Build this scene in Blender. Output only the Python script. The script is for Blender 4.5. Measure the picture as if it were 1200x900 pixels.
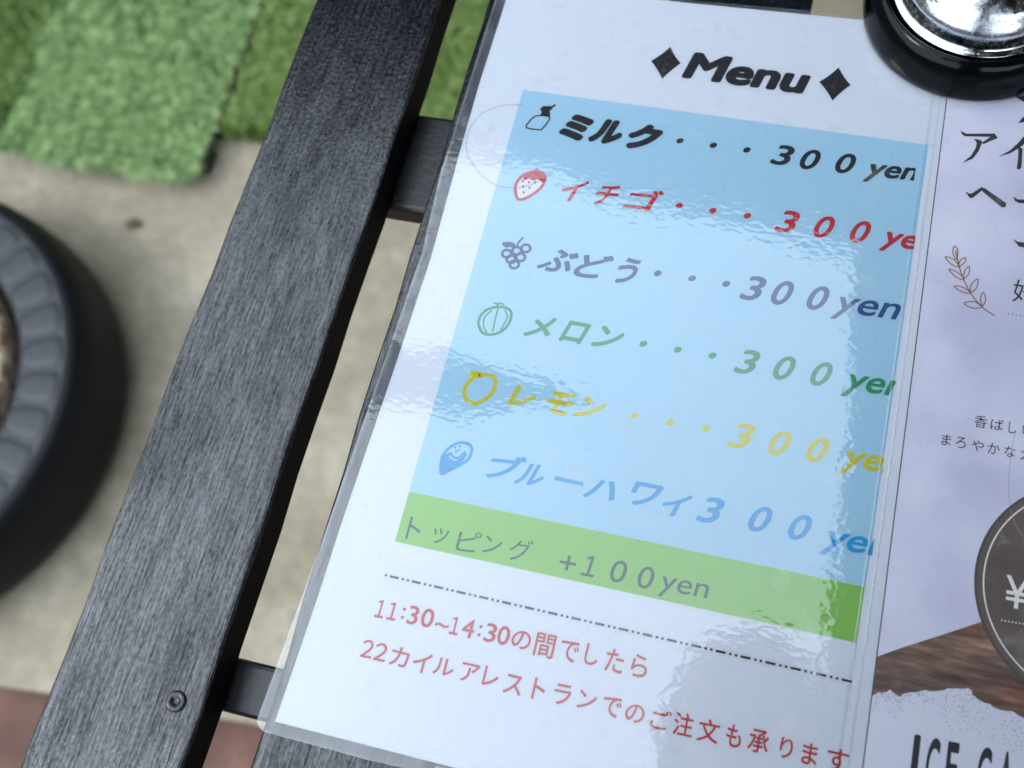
import bpy, bmesh, math, random
from mathutils import Matrix, Vector
import numpy as np
random.seed(7); rng = np.random.default_rng(7)
scn = bpy.context.scene
for o in list(bpy.data.objects): bpy.data.objects.remove(o, do_unlink=True)
TOP = 0.70            # height of the table top over the ground (m)
MM = 0.001

# ------------------------------------------------------------------ camera
cam_data = bpy.data.cameras.new('camera')
cam = bpy.data.objects.new('camera', cam_data); scn.collection.objects.link(cam)
RX = (0.96471, 0.237452, -0.113802); RY = (0.180705, -0.91138, -0.369774); RZ = (-0.191521, 0.33616, -0.922126)
m = Matrix.Identity(4)
for i in range(3):
    m[i][0] = RX[i]; m[i][1] = -RY[i]; m[i][2] = -RZ[i]
m[0][3], m[1][3], m[2][3] = 0.09987, -0.06952, TOP + 0.3610
cam.matrix_world = m
cam_data.sensor_width = 36; cam_data.lens = 36 * 1330 / 1200
cam_data.clip_start = 0.01; cam_data.clip_end = 500
cam_data.dof.use_dof = True; cam_data.dof.focus_distance = 0.385; cam_data.dof.aperture_fstop = 10
scn.camera = cam
scn.render.resolution_x = 1024; scn.render.resolution_y = 768

# ------------------------------------------------------------------ light
SUN_EL, SUN_AZ = math.radians(48), math.radians(205)     # azimuth: direction the light comes from, from +X anticlockwise
world = bpy.data.worlds.new('World'); scn.world = world; world.use_nodes = True
wn = world.node_tree.nodes; wl = world.node_tree.links
bg = wn['Background']; bg.inputs['Strength'].default_value = 0.15
sky = wn.new('ShaderNodeTexSky'); sky.sky_type = 'NISHITA'; sky.sun_disc = False
sky.sun_elevation = SUN_EL; sky.sun_rotation = math.radians(90) - SUN_AZ
sky.air_density = 1.0; sky.dust_density = 3.0; sky.ozone_density = 1.0
wtc = wn.new('ShaderNodeTexCoord'); wno = wn.new('ShaderNodeTexNoise')
wno.inputs['Scale'].default_value = 1.6; wno.inputs['Detail'].default_value = 5
wr = wn.new('ShaderNodeValToRGB'); wr.color_ramp.elements[0].position = .25; wr.color_ramp.elements[1].position = .6
wr.color_ramp.elements[0].color = (.72,)*3 + (1,); wr.color_ramp.elements[1].color = (1, 1, 1, 1)
wm = wn.new('ShaderNodeMix'); wm.data_type = 'RGBA'
wm.inputs['B'].default_value = (10.9, 12.35, 14.0, 1)                 # bright thin cloud
wl.new(wtc.outputs['Generated'], wno.inputs['Vector']); wl.new(wno.outputs['Fac'], wr.inputs['Fac'])
wl.new(wr.outputs['Color'], wm.inputs['Factor']); wl.new(sky.outputs['Color'], wm.inputs['A'])
wl.new(wm.outputs['Result'], bg.inputs['Color'])
sun_data = bpy.data.lights.new('sun', 'SUN'); sun_data.energy = 0.7; sun_data.angle = math.radians(14)
sun_data.color = (1.0, .96, .9)
sun = bpy.data.objects.new('sun', sun_data); scn.collection.objects.link(sun)
d = Vector((math.cos(SUN_EL)*math.cos(SUN_AZ), math.cos(SUN_EL)*math.sin(SUN_AZ), math.sin(SUN_EL)))
sun.rotation_euler = d.to_track_quat('Z', 'Y').to_euler()
scn.view_settings.view_transform = 'Standard'; scn.view_settings.look = 'None'
scn.view_settings.exposure = 1.12; scn.view_settings.gamma = 1
scn.render.engine = 'CYCLES'
scn.cycles.max_bounces = 10; scn.cycles.transparent_max_bounces = 12

# ------------------------------------------------------------------ helpers
def tag(o, label=None, cat=None, group=None, kind=None):
    if label: o['label'] = label
    if cat: o['category'] = cat
    if group: o['group'] = group
    if kind: o['kind'] = kind
    return o
def empty(name, loc, label, cat, group=None):
    o = bpy.data.objects.new(name, None); scn.collection.objects.link(o); o.location = loc
    o.empty_display_size = .02
    return tag(o, label, cat, group)
def link(name, me, mat=None, parent=None, loc=None):
    o = bpy.data.objects.new(name, me); scn.collection.objects.link(o)
    if mat is not None and not me.materials: me.materials.append(mat)
    if parent is not None: o.parent = parent
    if loc is not None: o.location = loc
    return o
def from_bm(name, bm, mat=None, parent=None, loc=None, smooth=False):
    me = bpy.data.meshes.new(name); bm.to_mesh(me); bm.free()
    if smooth:
        for p in me.polygons: p.use_smooth = True
    return link(name, me, mat, parent, loc)
def box_bm(x0, x1, y0, y1, z0, z1, bevel=0, seg=2, bm=None):
    b = bmesh.new()
    vs = [b.verts.new((x, y, z)) for x in (x0, x1) for y in (y0, y1) for z in (z0, z1)]
    for f in ((0,1,3,2),(4,6,7,5),(0,4,5,1),(2,3,7,6),(0,2,6,4),(1,5,7,3)): b.faces.new([vs[i] for i in f])
    bmesh.ops.recalc_face_normals(b, faces=b.faces)
    if bevel: bmesh.ops.bevel(b, geom=b.edges[:], offset=bevel, segments=seg, affect='EDGES', profile=.5)
    return b
def lathe_bm(prof, n=96, closed=False):
    b = bmesh.new(); rings = []
    for r, z in prof:
        if r < 1e-7: rings.append([b.verts.new((0, 0, z))])
        else: rings.append([b.verts.new((r*math.cos(2*math.pi*i/n), r*math.sin(2*math.pi*i/n), z)) for i in range(n)])
    for a, c in zip(rings, rings[1:]):
        for i in range(n):
            j = (i+1) % n
            if len(a) == 1: b.faces.new((a[0], c[j], c[i])) if len(c) > 1 else None
            elif len(c) == 1: b.faces.new((a[i], a[j], c[0]))
            else: b.faces.new((a[i], a[j], c[j], c[i]))
    bmesh.ops.recalc_face_normals(b, faces=b.faces)
    return b
def smooth_prof(pts, k=8):
    out = []
    P = [pts[0]] + list(pts) + [pts[-1]]
    for i in range(1, len(P)-2):
        for j in range(k):
            t = j/k; a, b_, c, d_ = [np.array(q, float) for q in P[i-1:i+3]]
            out.append(tuple(.5*((2*b_)+(-a+c)*t+(2*a-5*b_+4*c-d_)*t*t+(-a+3*b_-3*c+d_)*t**3)))
    out.append(tuple(pts[-1])); return out

class NT:
    """small node-graph writer for a material"""
    def __init__(s, name):
        s.m = bpy.data.materials.new(name); s.m.use_nodes = True; s.n = s.m.node_tree.nodes; s.l = s.m.node_tree.links
        s.n.clear(); s.out = s.n.new('ShaderNodeOutputMaterial'); s.tc = s.n.new('ShaderNodeTexCoord')
    def add(s, t, **kw):
        x = s.n.new('ShaderNode'+t)
        for k, v in kw.items():
            if k in x.inputs: s.set(x, k, v)
            else: setattr(x, k, v)
        return x
    def set(s, x, k, v):
        if isinstance(v, bpy.types.NodeSocket): s.l.new(v, x.inputs[k])
        else: x.inputs[k].default_value = v
    def mapping(s, scale, rot=(0,0,0), src='Object'):
        mp = s.add('Mapping'); s.l.new(s.tc.outputs[src], mp.inputs['Vector'])
        mp.inputs['Scale'].default_value = scale; mp.inputs['Rotation'].default_value = rot
        return mp.outputs['Vector']
    def noise(s, scale, detail=4, rough=.55, vec=None, dist=0):
        x = s.add('TexNoise'); x.inputs['Scale'].default_value = scale; x.inputs['Detail'].default_value = detail
        x.inputs['Roughness'].default_value = rough; x.inputs['Distortion'].default_value = dist
        s.l.new(vec if vec is not None else s.tc.outputs['Object'], x.inputs['Vector']); return x.outputs['Fac']
    def ramp(s, fac, stops):
        x = s.add('ValToRGB'); s.l.new(fac, x.inputs['Fac']); e = x.color_ramp.elements
        while len(e) < len(stops): e.new(.5)
        for i, (p, c) in enumerate(stops):
            e[i].position = p; e[i].color = (c if len(c) == 4 else (*c, 1)) if hasattr(c, '__len__') else (c, c, c, 1)
        return x.outputs['Color']
    def math(s, op, a, b=None):
        x = s.add('Math', operation=op); s.set(x, 0, a) if not isinstance(a, bpy.types.NodeSocket) else s.l.new(a, x.inputs[0])
        if b is not None: (s.l.new(b, x.inputs[1]) if isinstance(b, bpy.types.NodeSocket) else setattr(x.inputs[1], 'default_value', b))
        return x.outputs[0]
    def mixc(s, fac, a, b, mode='MIX'):
        x = s.add('Mix', data_type='RGBA', blend_type=mode)
        for k, v in (('Factor', fac), ('A', a), ('B', b)):
            if isinstance(v, bpy.types.NodeSocket): s.l.new(v, [i for i in x.inputs if i.name == k and i.enabled][0])
            else: [i for i in x.inputs if i.name == k and i.enabled][0].default_value = v if k == 'Factor' or len(v) == 4 else (*v, 1)
        return [o for o in x.outputs if o.enabled][0]
    def bump(s, h, dist, strength=1, normal=None):
        x = s.add('Bump'); s.l.new(h, x.inputs['Height']); x.inputs['Distance'].default_value = dist
        x.inputs['Strength'].default_value = strength
        if normal is not None: s.l.new(normal, x.inputs['Normal'])
        return x.outputs['Normal']
    def pbr(s, **kw):
        p = s.add('BsdfPrincipled')
        for k, v in kw.items():
            k = k.replace('_', ' ')
            if isinstance(v, bpy.types.NodeSocket): s.l.new(v, p.inputs[k])
            else: p.inputs[k].default_value = (*v, 1) if k == 'Base Color' and len(v) == 3 else v
        s.l.new(p.outputs[0], s.out.inputs[0]); return s.m

def srgb(r, g, b): return tuple(((c/255+.055)/1.055)**2.4 if c > 10 else c/255/12.92 for c in (r, g, b))

# ------------------------------------------------------------------ materials
def mat_painted_wood(name, amount=1.0):
    t = NT(name)
    v = t.mapping((1250, 85, 1250), (0, 0, .02)); fine = t.noise(1, 4, .6, v, .5)
    v2 = t.mapping((900, 520, 900)); grit = t.noise(1, 4, .65, v2)
    v3 = t.mapping((120, 9, 120)); broad = t.noise(1, 3, .5, v3, .6)
    patch = t.noise(26, 3)
    h = t.math('ADD', t.math('MULTIPLY', fine, .9), t.math('MULTIPLY', grit, .75))
    h = t.math('ADD', h, t.math('MULTIPLY', broad, 1.3))
    nrm = t.bump(h, .00020*amount, 1)
    rgh = t.ramp(t.math('ADD', t.math('MULTIPLY', fine, .55), t.math('MULTIPLY', grit, .45)), [(.36, .08), (.64, .19)])
    mixn = t.math('ADD', t.math('MULTIPLY', fine, .6), t.math('MULTIPLY', grit, .4))
    spc = t.ramp(mixn, [(.38, .20), (.60, .75)]); ct = t.ramp(t.math('ADD', t.math('MULTIPLY', mixn, .7), t.math('MULTIPLY', broad, .3)), [(.36, .05), (.60, .8)])
    ct = t.math('MULTIPLY', ct, t.ramp(t.noise(1, 3, .6, t.mapping((60, 14, 60))), [(.36, .35), (.62, 1.0)]))
    spc = t.math('MULTIPLY', spc, t.ramp(t.noise(1, 3, .6, t.mapping((44, 11, 44))), [(.36, .55), (.62, 1.0)]))
    spk = t.ramp(t.noise(700, 2), [(.74, 0.0), (.78, 1.0)])
    dust = t.ramp(mixn, [(.45, (.002, .0025, .0035)), (.66, (.010, .012, .017))])
    col = t.mixc(t.math('MULTIPLY', spk, .5), dust, (.14, .14, .14))
    return t.pbr(Base_Color=col, Roughness=rgh, Specular_IOR_Level=spc, Coat_Weight=ct, Coat_Roughness=rgh, Coat_Normal=nrm, Normal=nrm)
M_WOOD = mat_painted_wood('black_painted_wood')
M_BAR = (lambda t: t.pbr(Base_Color=t.ramp(t.noise(300), [(.3, (.005,.0055,.007)), (.8, (.012,.012,.014))]), Roughness=.3,
        Specular_IOR_Level=.45, Normal=t.bump(t.noise(350, 5), .00012)))(NT('black_crossbar_paint'))
M_SIDE = (lambda t: t.pbr(Base_Color=(.004, .0045, .006), Roughness=.7, Specular_IOR_Level=.12, Normal=t.bump(t.noise(500, 3), .00015)))(NT('shaded_plank_side'))  # darker, duller finish stands in for the shade on the plank sides
def mat_ink(name, col, rough=.55, var=.02):
    t = NT(name); n = t.noise(2500, 2)
    c = t.mixc(t.math('MULTIPLY', n, var), (*col, 1), (.8, .8, .82, 1))
    return t.pbr(Base_Color=c, Roughness=rough, Specular_IOR_Level=.2)
def mat_paper(name, col, dirt=.05):
    t = NT(name); n = t.noise(14, 5); g = t.noise(1800, 2)
    c = t.mixc(t.math('MULTIPLY', t.ramp(n, [(.5, 0.0), (.8, 1.0)]), dirt), (*col, 1), (.55, .55, .6, 1))
    c = t.mixc(t.math('MULTIPLY', g, .05), c, (.6, .62, .66, 1))
    return t.pbr(Base_Color=c, Roughness=.6, Specular_IOR_Level=.2)
M_PAPER = mat_paper('white_paper', (.77, .80, .865))
M_BLUE = mat_paper('light_blue_print', (.45, .685, .82), .12)
M_GREEN = mat_paper('grass_green_print', (.30, .60, .12), .08)
M_INK = {'title': mat_ink('black_ink', (.010, .011, .016)), 'red': mat_ink('red_ink', (.58, .018, .035)),
    'slate': mat_ink('slate_ink', (.018, .095, .28)), 'green': mat_ink('green_ink', (.008, .34, .15)),
    'yellow': mat_ink('yellow_ink', (.66, .60, .01)), 'blue': mat_ink('blue_ink', (.002, .38, .70)),
    'topping': mat_ink('grey_slate_ink', (.02, .09, .085)), 'hours': mat_ink('brick_red_ink', (.55, .03, .025)),
    'cafe': mat_ink('dark_grey_ink', (.022, .022, .026)), 'gold': mat_ink('bronze_ink', (.30, .17, .09)),
    'pale': mat_ink('pale_ink', (.72, .78, .84)), 'white': mat_ink('white_ink', (.78, .77, .74))}
M_INK['black'] = M_INK['title']; M_INK['cafe_small'] = M_INK['cafe']; M_INK['cafe_title'] = M_INK['title']; M_INK['price_round'] = M_INK['white']

def mat_film(name, wav=1.0, ior=1.74, haze=.004, rough=.003):
    t = NT(name)
    fine = t.noise(1, 0, .5, t.mapping((330, 560, 500), (0, 0, .1)), .6); mid = t.noise(130, 2, .5); big = t.noise(16, 2, .5)
    streak = t.noise(1, 3, .5, t.mapping((160, 55, 100), (0, 0, .35)))
    amp = t.ramp(t.noise(30, 2), [(.38, .40), (.62, 1.05)])
    h = t.math('MULTIPLY', fine, t.math('MULTIPLY', amp, .75))
    h = t.math('ADD', h, t.math('MULTIPLY', mid, .85)); h = t.math('ADD', h, t.math('MULTIPLY', streak, .3))
    h = t.math('ADD', h, t.math('MULTIPLY', big, 1.6))
    nrm = t.bump(h, .000034*wav, 1)
    fr = t.add('Fresnel'); fr.inputs['IOR'].default_value = ior; t.l.new(nrm, fr.inputs['Normal'])
    gl = t.add('BsdfGlossy'); gl.inputs['Roughness'].default_value = rough; t.l.new(nrm, gl.inputs['Normal'])
    tr = t.add('BsdfTransparent'); df = t.add('BsdfDiffuse'); df.inputs['Color'].default_value = (.60, .63, .68, 1)
    scuff_and_sheen = t.math('ADD', t.math('MULTIPLY', t.ramp(t.noise(42, 5, .7), [(.56, 0.0), (.75, 1.0)]), .14), haze)
    scuff_and_sheen = t.math('ADD', scuff_and_sheen, t.math('MULTIPLY', t.ramp(t.noise(1150, 2, .6), [(.44, 0.0), (.62, 1.0)]), .018))  # fine pale grain paints the mottled sky reflection into the film
    m1 = t.add('MixShader'); t.l.new(scuff_and_sheen, m1.inputs[0]); t.l.new(tr.outputs[0], m1.inputs[1]); t.l.new(df.outputs[0], m1.inputs[2])
    m2 = t.add('MixShader'); t.l.new(fr.outputs[0], m2.inputs[0]); t.l.new(m1.outputs[0], m2.inputs[1]); t.l.new(gl.outputs[0], m2.inputs[2])
    t.l.new(m2.outputs[0], t.out.inputs[0]); return t.m
M_FILM = mat_film('laminating_film')
M_FILM2 = mat_film('smooth_laminating_film', .8, 1.6, .01)
M_RIM = (lambda t: t.pbr(Base_Color=(.6, .66, .74), Roughness=.6, Specular_IOR_Level=.2, Alpha=.35))(NT('film_seal'))

# ------------------------------------------------------------------ ground
def mat_concrete():
    t = NT('pale_concrete')
    a = t.noise(9, 6, .6); b = t.noise(60, 5, .6); c = t.noise(320, 3)
    col = t.ramp(t.math('ADD', t.math('MULTIPLY', a, .65), t.math('MULTIPLY', b, .35)),
                 [(.30, (.165, .142, .10)), (.5, (.25, .218, .16)), (.68, (.37, .335, .26))])
    spots = t.ramp(t.noise(38, 2, .5), [(.70, 0.0), (.76, 1.0)])
    col = t.mixc(t.math('MULTIPLY', spots, .6), col, (.12, .11, .07, 1))
    return t.pbr(Base_Color=col, Roughness=.85, Normal=t.bump(t.math('ADD', b, c), .002))
def mat_terracotta():
    t = NT('reddish_brown_ground')
    col = t.ramp(t.noise(12, 6), [(.3, (.05, .024, .017)), (.55, (.11, .052, .037)), (.75, (.17, .09, .068))])
    return t.pbr(Base_Color=col, Roughness=.8, Normal=t.bump(t.noise(180, 4), .002))
def sheet(name, pts, z0, z1, mat, label=None):
    b = bmesh.new(); lo = [b.verts.new((x, y, z0)) for x, y in pts]; hi = [b.verts.new((x, y, z1)) for x, y in pts]
    b.faces.new(hi); b.faces.new(lo[::-1])
    for i in range(len(pts)): j = (i+1) % len(pts); b.faces.new((lo[i], lo[j], hi[j], hi[i]))
    bmesh.ops.recalc_face_normals(b, faces=b.faces)
    return b
g = from_bm('ground', sheet('g', [(-60,-60),(60,-60),(60,60),(-60,60)], -.2, -.03, None), mat_terracotta()); tag(g, kind='structure')
b = sheet('c', [(-30, -.125), (-.534,-.084), (-.283, -.060), (30, -.03), (30, 30), (-30, 30)], -.10, 0, None)
c = from_bm('concrete_pavement', b, mat_concrete()); tag(c, kind='structure')

# ------------------------------------------------------------------ artificial turf mats
def mat_grass(name, base, tip, sh=.0):
    t = NT(name); n = t.noise(75, 5, .7); n2 = t.noise(420, 2)
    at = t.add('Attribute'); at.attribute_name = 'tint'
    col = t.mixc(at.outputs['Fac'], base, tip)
    col = t.mixc(t.math('MULTIPLY', t.ramp(n, [(.47, 0.0), (.62, 1.0)]), .55), col, (tip[0]*1.7, tip[1]*1.35, tip[2]*1.6))
    col = t.mixc(t.math('MULTIPLY', t.ramp(t.noise(38, 3), [(.35, 1.0), (.5, 0.0)]), .5), col, base)
    return t.pbr(Base_Color=col, Roughness=.5, Specular_IOR_Level=.35)
def turf(name, x0, y0, w, l, rot, z, base, tip, lean, n, label):
    e = empty(name, (x0, y0, z), label, 'turf mat', 'artificial turf mats on the concrete'); e.rotation_euler.z = rot
    bk = from_bm('backing', box_bm(.006, w-.006, .006, l-.006, 0, .010, .002), M_BACK, e)
    # black plastic connector loops along the right edge
    cb = bmesh.new()
    k = 0
    y = .012
    while y < l-.03:
        q = box_bm(w-.006, w+.010, y, y+.028, .001, .008, .0015, 1)
        me = bpy.data.meshes.new('tmp'); q.to_mesh(me); q.free(); cb.from_mesh(me); bpy.data.meshes.remove(me); y += .046
    from_bm('connector_strip', cb, M_BACK, e)
    # grass blades: bent two-segment strips
    px = rng.random(n)*w; py = rng.random(n)*l
    ang = rng.random(n)*6.283; hgt = .013 + rng.random(n)*.013; wd = .0005 + rng.random(n)*.0006
    tilt = .35 + rng.random(n)*.9
    swirl = np.sin(px*47+1.3)*.5 + np.cos(py*39+px*20)*.6
    dx = np.cos(ang)*tilt*.6 + lean[0] + .22*np.cos(swirl*2); dy = np.sin(ang)*tilt*.6 + lean[1] + .22*np.sin(swirl*2)
    sx = -np.sin(ang)*wd; sy = np.cos(ang)*wd
    z0 = np.full(n, .009)
    V = np.zeros((n, 5, 3))
    V[:, 0] = np.c_[px-sx, py-sy, z0]; V[:, 1] = np.c_[px+sx, py+sy, z0]
    mx = px+dx*hgt*.35; my = py+dy*hgt*.35; mz = z0+hgt*.65
    V[:, 2] = np.c_[mx-sx*.8, my-sy*.8, mz]; V[:, 3] = np.c_[mx+sx*.8, my+sy*.8, mz]
    V[:, 4] = np.c_[px+dx*hgt, py+dy*hgt, z0+hgt*(1-.22*np.hypot(dx, dy))]
    me = bpy.data.meshes.new('grass_pile')
    me.vertices.add(5*n); me.vertices.foreach_set('co', V.ravel())
    base_i = np.arange(n)*5
    tri = np.stack([base_i, base_i+1, base_i+3, base_i, base_i+3, base_i+2, base_i+2, base_i+3, base_i+4], 1).ravel()
    me.loops.add(9*n); me.loops.foreach_set('vertex_index', tri.astype(np.int32))
    me.polygons.add(3*n); me.polygons.foreach_set('loop_start', (np.arange(3*n)*3).astype(np.int32))
    me.update(calc_edges=True)
    a = me.attributes.new('tint', 'FLOAT', 'POINT')
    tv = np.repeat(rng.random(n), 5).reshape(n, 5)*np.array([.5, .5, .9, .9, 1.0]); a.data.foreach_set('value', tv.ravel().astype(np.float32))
    gp = link('grass_pile', me, mat_grass(name+'_pile', base, tip), e); gp['kind'] = 'stuff'
    return e
M_BACK = (lambda t: t.pbr(Base_Color=(.012, .013, .012), Roughness=.5))(NT('black_plastic_mesh'))
turf('turf_mat', -1.045, .503, .262, .30, -.03, 0, (.035, .08, .014), (.15, .27, .06), (-.2, .3), 46000,
     'dark olive green artificial turf mat at the upper left corner of the picture')
turf('turf_mat', -.770, .478, .243, .30, .02, .004, (.075, .15, .05), (.36, .55, .23), (.1, -.55), 52000,
     'bright pale green artificial turf mat lying highest between two darker mats')
turf('turf_mat', -.512, .542, .262, .30, .02, 0, (.05, .10, .014), (.22, .35, .09), (-.1, .25), 52000,
     'yellow green artificial turf mat passing under the left end plank of the table')

# ------------------------------------------------------------------ round black base on the ground
def rust():
    t = NT('rusty_mottled_metal')
    col = t.ramp(t.noise(38, 5, .7, None, 1.5), [(.32, (.02, .014, .010)), (.46, (.16, .095, .05)), (.56, (.50, .43, .33)), (.66, (.09, .05, .03))])
    return t.pbr(Base_Color=col, Roughness=.55, Metallic=.2, Normal=t.bump(t.noise(60, 4), .004))
M_RUB = (lambda t: t.pbr(Base_Color=t.ramp(t.noise(20), [(.3, (.002, .0025, .004)), (.8, (.004, .005, .007))]), Roughness=.5,
         Specular_IOR_Level=.2, Normal=t.bump(t.noise(200), .0006)))(NT('black_rubber'))
M_PLATE = (lambda t: t.pbr(Base_Color=t.ramp(t.noise(30), [(.3, (.006, .0085, .013)), (.8, (.011, .015, .021))]), Roughness=.5,
         Specular_IOR_Level=.5, Normal=t.bump(t.noise(200), .0006)))(NT('lighter_grey_plastic'))  # plate and ribs are a lighter grey than the outer ring
pb = empty('parasol_base', (-.735, .150, 0), 'round black parasol base with a ribbed grey top and rusty middle on the concrete', 'parasol base')
prof = smooth_prof([(.20, 0), (.228, .006), (.240, .03), (.2405, .055), (.235, .09), (.2265, .108), (.219, .112)], 6)
from_bm('outer_ring', lathe_bm([(.0, 0)] + prof + [(.216, .1115)], 128), M_RUB, pb, smooth=True)
prof = smooth_prof([(.216, .1115), (.200, .1112), (.18, .1095), (.170, .1080), (.166, .104), (.163, .095)], 5)
from_bm('top_plate', lathe_bm(prof + [(.160, .075), (0, .075)], 128), M_PLATE, pb, smooth=True)
rb = bmesh.new()
for i in range(20):                                # one raised pad, long and rounded
    pass
pad_me = None
def pad_mesh():
    b = bmesh.new(); N = 20; rings = []
    L, W = .0225, .0158
    for k, (sc, z) in enumerate([(1.0, -.002), (.97, .0006), (.86, .0013), (.5, .0016)]):
        ring = []
        for i in range(N):
            a = 2*math.pi*i/N; ca, sa = math.cos(a), math.sin(a)
            x = math.copysign(abs(ca)**.5, ca)*(L-(1-sc)*W); y = math.copysign(abs(sa)**.7, sa)*W*sc*(1+.22*ca)
            ring.append(b.verts.new((x, y, z)))
        rings.append(ring)
    for r0, r1 in zip(rings, rings[1:]):
        for i in range(N): j = (i+1) % N; b.faces.new((r0[i], r0[j], r1[j], r1[i]))
    b.faces.new(rings[-1]); me = bpy.data.meshes.new('rib')
    b.to_mesh(me); b.free()
    for p in me.polygons: p.use_smooth = True
    me.materials.append(M_PLATE); return me
rb.free(); pad_me = pad_mesh()
for i in range(34):
    a = 2*math.pi*i/34
    o = link('rib', pad_me, None, pb, (.192*math.cos(a), .192*math.sin(a), .1100)); o.rotation_euler = (0, -.05, a)
prof = smooth_prof([(.161, .078), (.160, .112), (.152, .120), (.140, .112), (.120, .098), (.080, .112), (.035, .10), (.0, .105)], 6)
from_bm('rusty_hub', lathe_bm(prof, 64), rust(), pb, smooth=True)

# ------------------------------------------------------------------ table
tb = empty('slatted_table', (0, 0, TOP), 'black painted slatted wooden table with wide gaps between its planks', 'table')
Y0, Y1, ZT = -.34, .95, -.0012
def plank_mesh(w, name):
    b = box_bm(0, w, Y0, Y1, -.018, 0, .0016, 3)
    for v in b.verts: pass
    bmesh.ops.subdivide_edges(b, edges=[e for e in b.edges if abs(e.verts[0].co.y-e.verts[1].co.y) > .5], cuts=60)
    for v in b.verts:                                   # slightly worn, uneven arrises
        if abs(v.co.x) < .002 or abs(v.co.x-w) < .002:
            v.co.x += .00035*math.sin(v.co.y*97+v.co.x*40)+.00025*math.sin(v.co.y*263)
    b.normal_update()
    for f in b.faces:
        if abs(f.normal.z) < .1: f.material_index = 1
    me = bpy.data.meshes.new(name); b.to_mesh(me); b.free(); me.materials.append(M_WOOD); me.materials.append(M_SIDE); return me
planks = [(-.0985, .0525), (-.0252, .0535), (.0480, .0540), (.1230, .0530), (.1970, .0530), (.2710, .0530), (.3450, .0530)]
for k, (x, w) in enumerate(planks):
    o = link('plank', plank_mesh(w, 'plank'), None, tb, (x, 0, ZT))
    o.rotation_euler.z = [-.012, -.004, .003, 0, 0, 0, 0][k]
for y0, y1 in ((-.275, -.257), (-.0645, -.0465), (.1325, .1770), (.3430, .3620), (.555, .600), (.78, .80)):
    from_bm('crossbar', box_bm(-.090, .392, y0, y1, -.031, -.0193, .0022, 3), M_BAR, tb, smooth=False)
for x in (-.085, .36):
    for y in (-.32, .90):
        from_bm('leg', box_bm(x, x+.035, y-.0175, y+.0175, -TOP+.0, -.0195, .002), M_BAR, tb)
def screw_mesh():
    prof = [(0, .0001), (.0012, .0001), (.0016, .0007), (.0030, .0009), (.0034, .0004), (.0036, -.0004)]
    b = lathe_bm(prof, 24)
    for v in b.verts: v.co.z += .00012*math.sin(v.co.x*2600)*math.cos(v.co.y*2100)
    me = bpy.data.meshes.new('screw'); b.to_mesh(me); b.free(); me.materials.append(M_BAR)
    for p in me.polygons: p.use_smooth = True
    return me
sm = screw_mesh()
for x, w in planks:
    for y in (-.0655, .60):
        if x == planks[0][0] or y > 0: link('screw', sm, None, tb, (x+w-.0098+.0, y, ZT+.0001))

# ------------------------------------------------------------------ print helpers (millimetres on the table plane -> metres)
def flat(name, polys, z, mat, parent, width=None):
    """flat print: list of polygons, one mesh"""
    b = bmesh.new()
    for k_, P in enumerate(polys):
        vs = [b.verts.new((x*MM, y*MM, (z+(k_ % 7)*.003)*MM)) for x, y in P]
        try: b.faces.new(vs)
        except ValueError: pass
    bmesh.ops.triangulate(b, faces=b.faces[:], ngon_method='EAR_CLIP')
    for f in b.faces:
        if f.normal.z < 0: f.normal_flip()
    return from_bm(name, b, mat, parent)
def curve_pts(P, k=6, closed=False):
    n = len(P); out = []
    rng_i = range(n) if closed else range(n-1)
    g = (lambda i: P[i % n]) if closed else (lambda i: P[min(max(i, 0), n-1)])
    for i in rng_i:
        a, b_, c, d_ = [np.array(g(j), float) for j in (i-1, i, i+1, i+2)]
        for j in range(k):
            t = j/k; out.append(tuple(.5*((2*b_)+(-a+c)*t+(2*a-5*b_+4*c-d_)*t*t+(-a+3*b_-3*c+d_)*t**3)))
    if not closed: out.append(tuple(P[-1]))
    return out
def ribbon(P, w, closed=False, smooth=True, taper=False):
    if smooth: P = curve_pts(P, 6, closed)
    n = len(P); L = []; R = []
    for i in range(n):
        a = P[(i-1) % n] if closed else P[max(i-1, 0)]; c = P[(i+1) % n] if closed else P[min(i+1, n-1)]
        dx, dy = c[0]-a[0], c[1]-a[1]; q = math.hypot(dx, dy) or 1
        ww = w*(.5 if not taper else .5*(1-.8*i/(n-1)))
        L.append((P[i][0]-dy/q*ww, P[i][1]+dx/q*ww)); R.append((P[i][0]+dy/q*ww, P[i][1]-dx/q*ww))
    quads = []
    for i in range(n if closed else n-1):
        j = (i+1) % n; quads.append([L[i], R[i], R[j], L[j]])
    return quads
def disc(c, r, n=18, sq=1): return [(c[0]+r*math.cos(2*math.pi*i/n), c[1]+r*sq*math.sin(2*math.pi*i/n)) for i in range(n)]
_glyphs = {}
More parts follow.
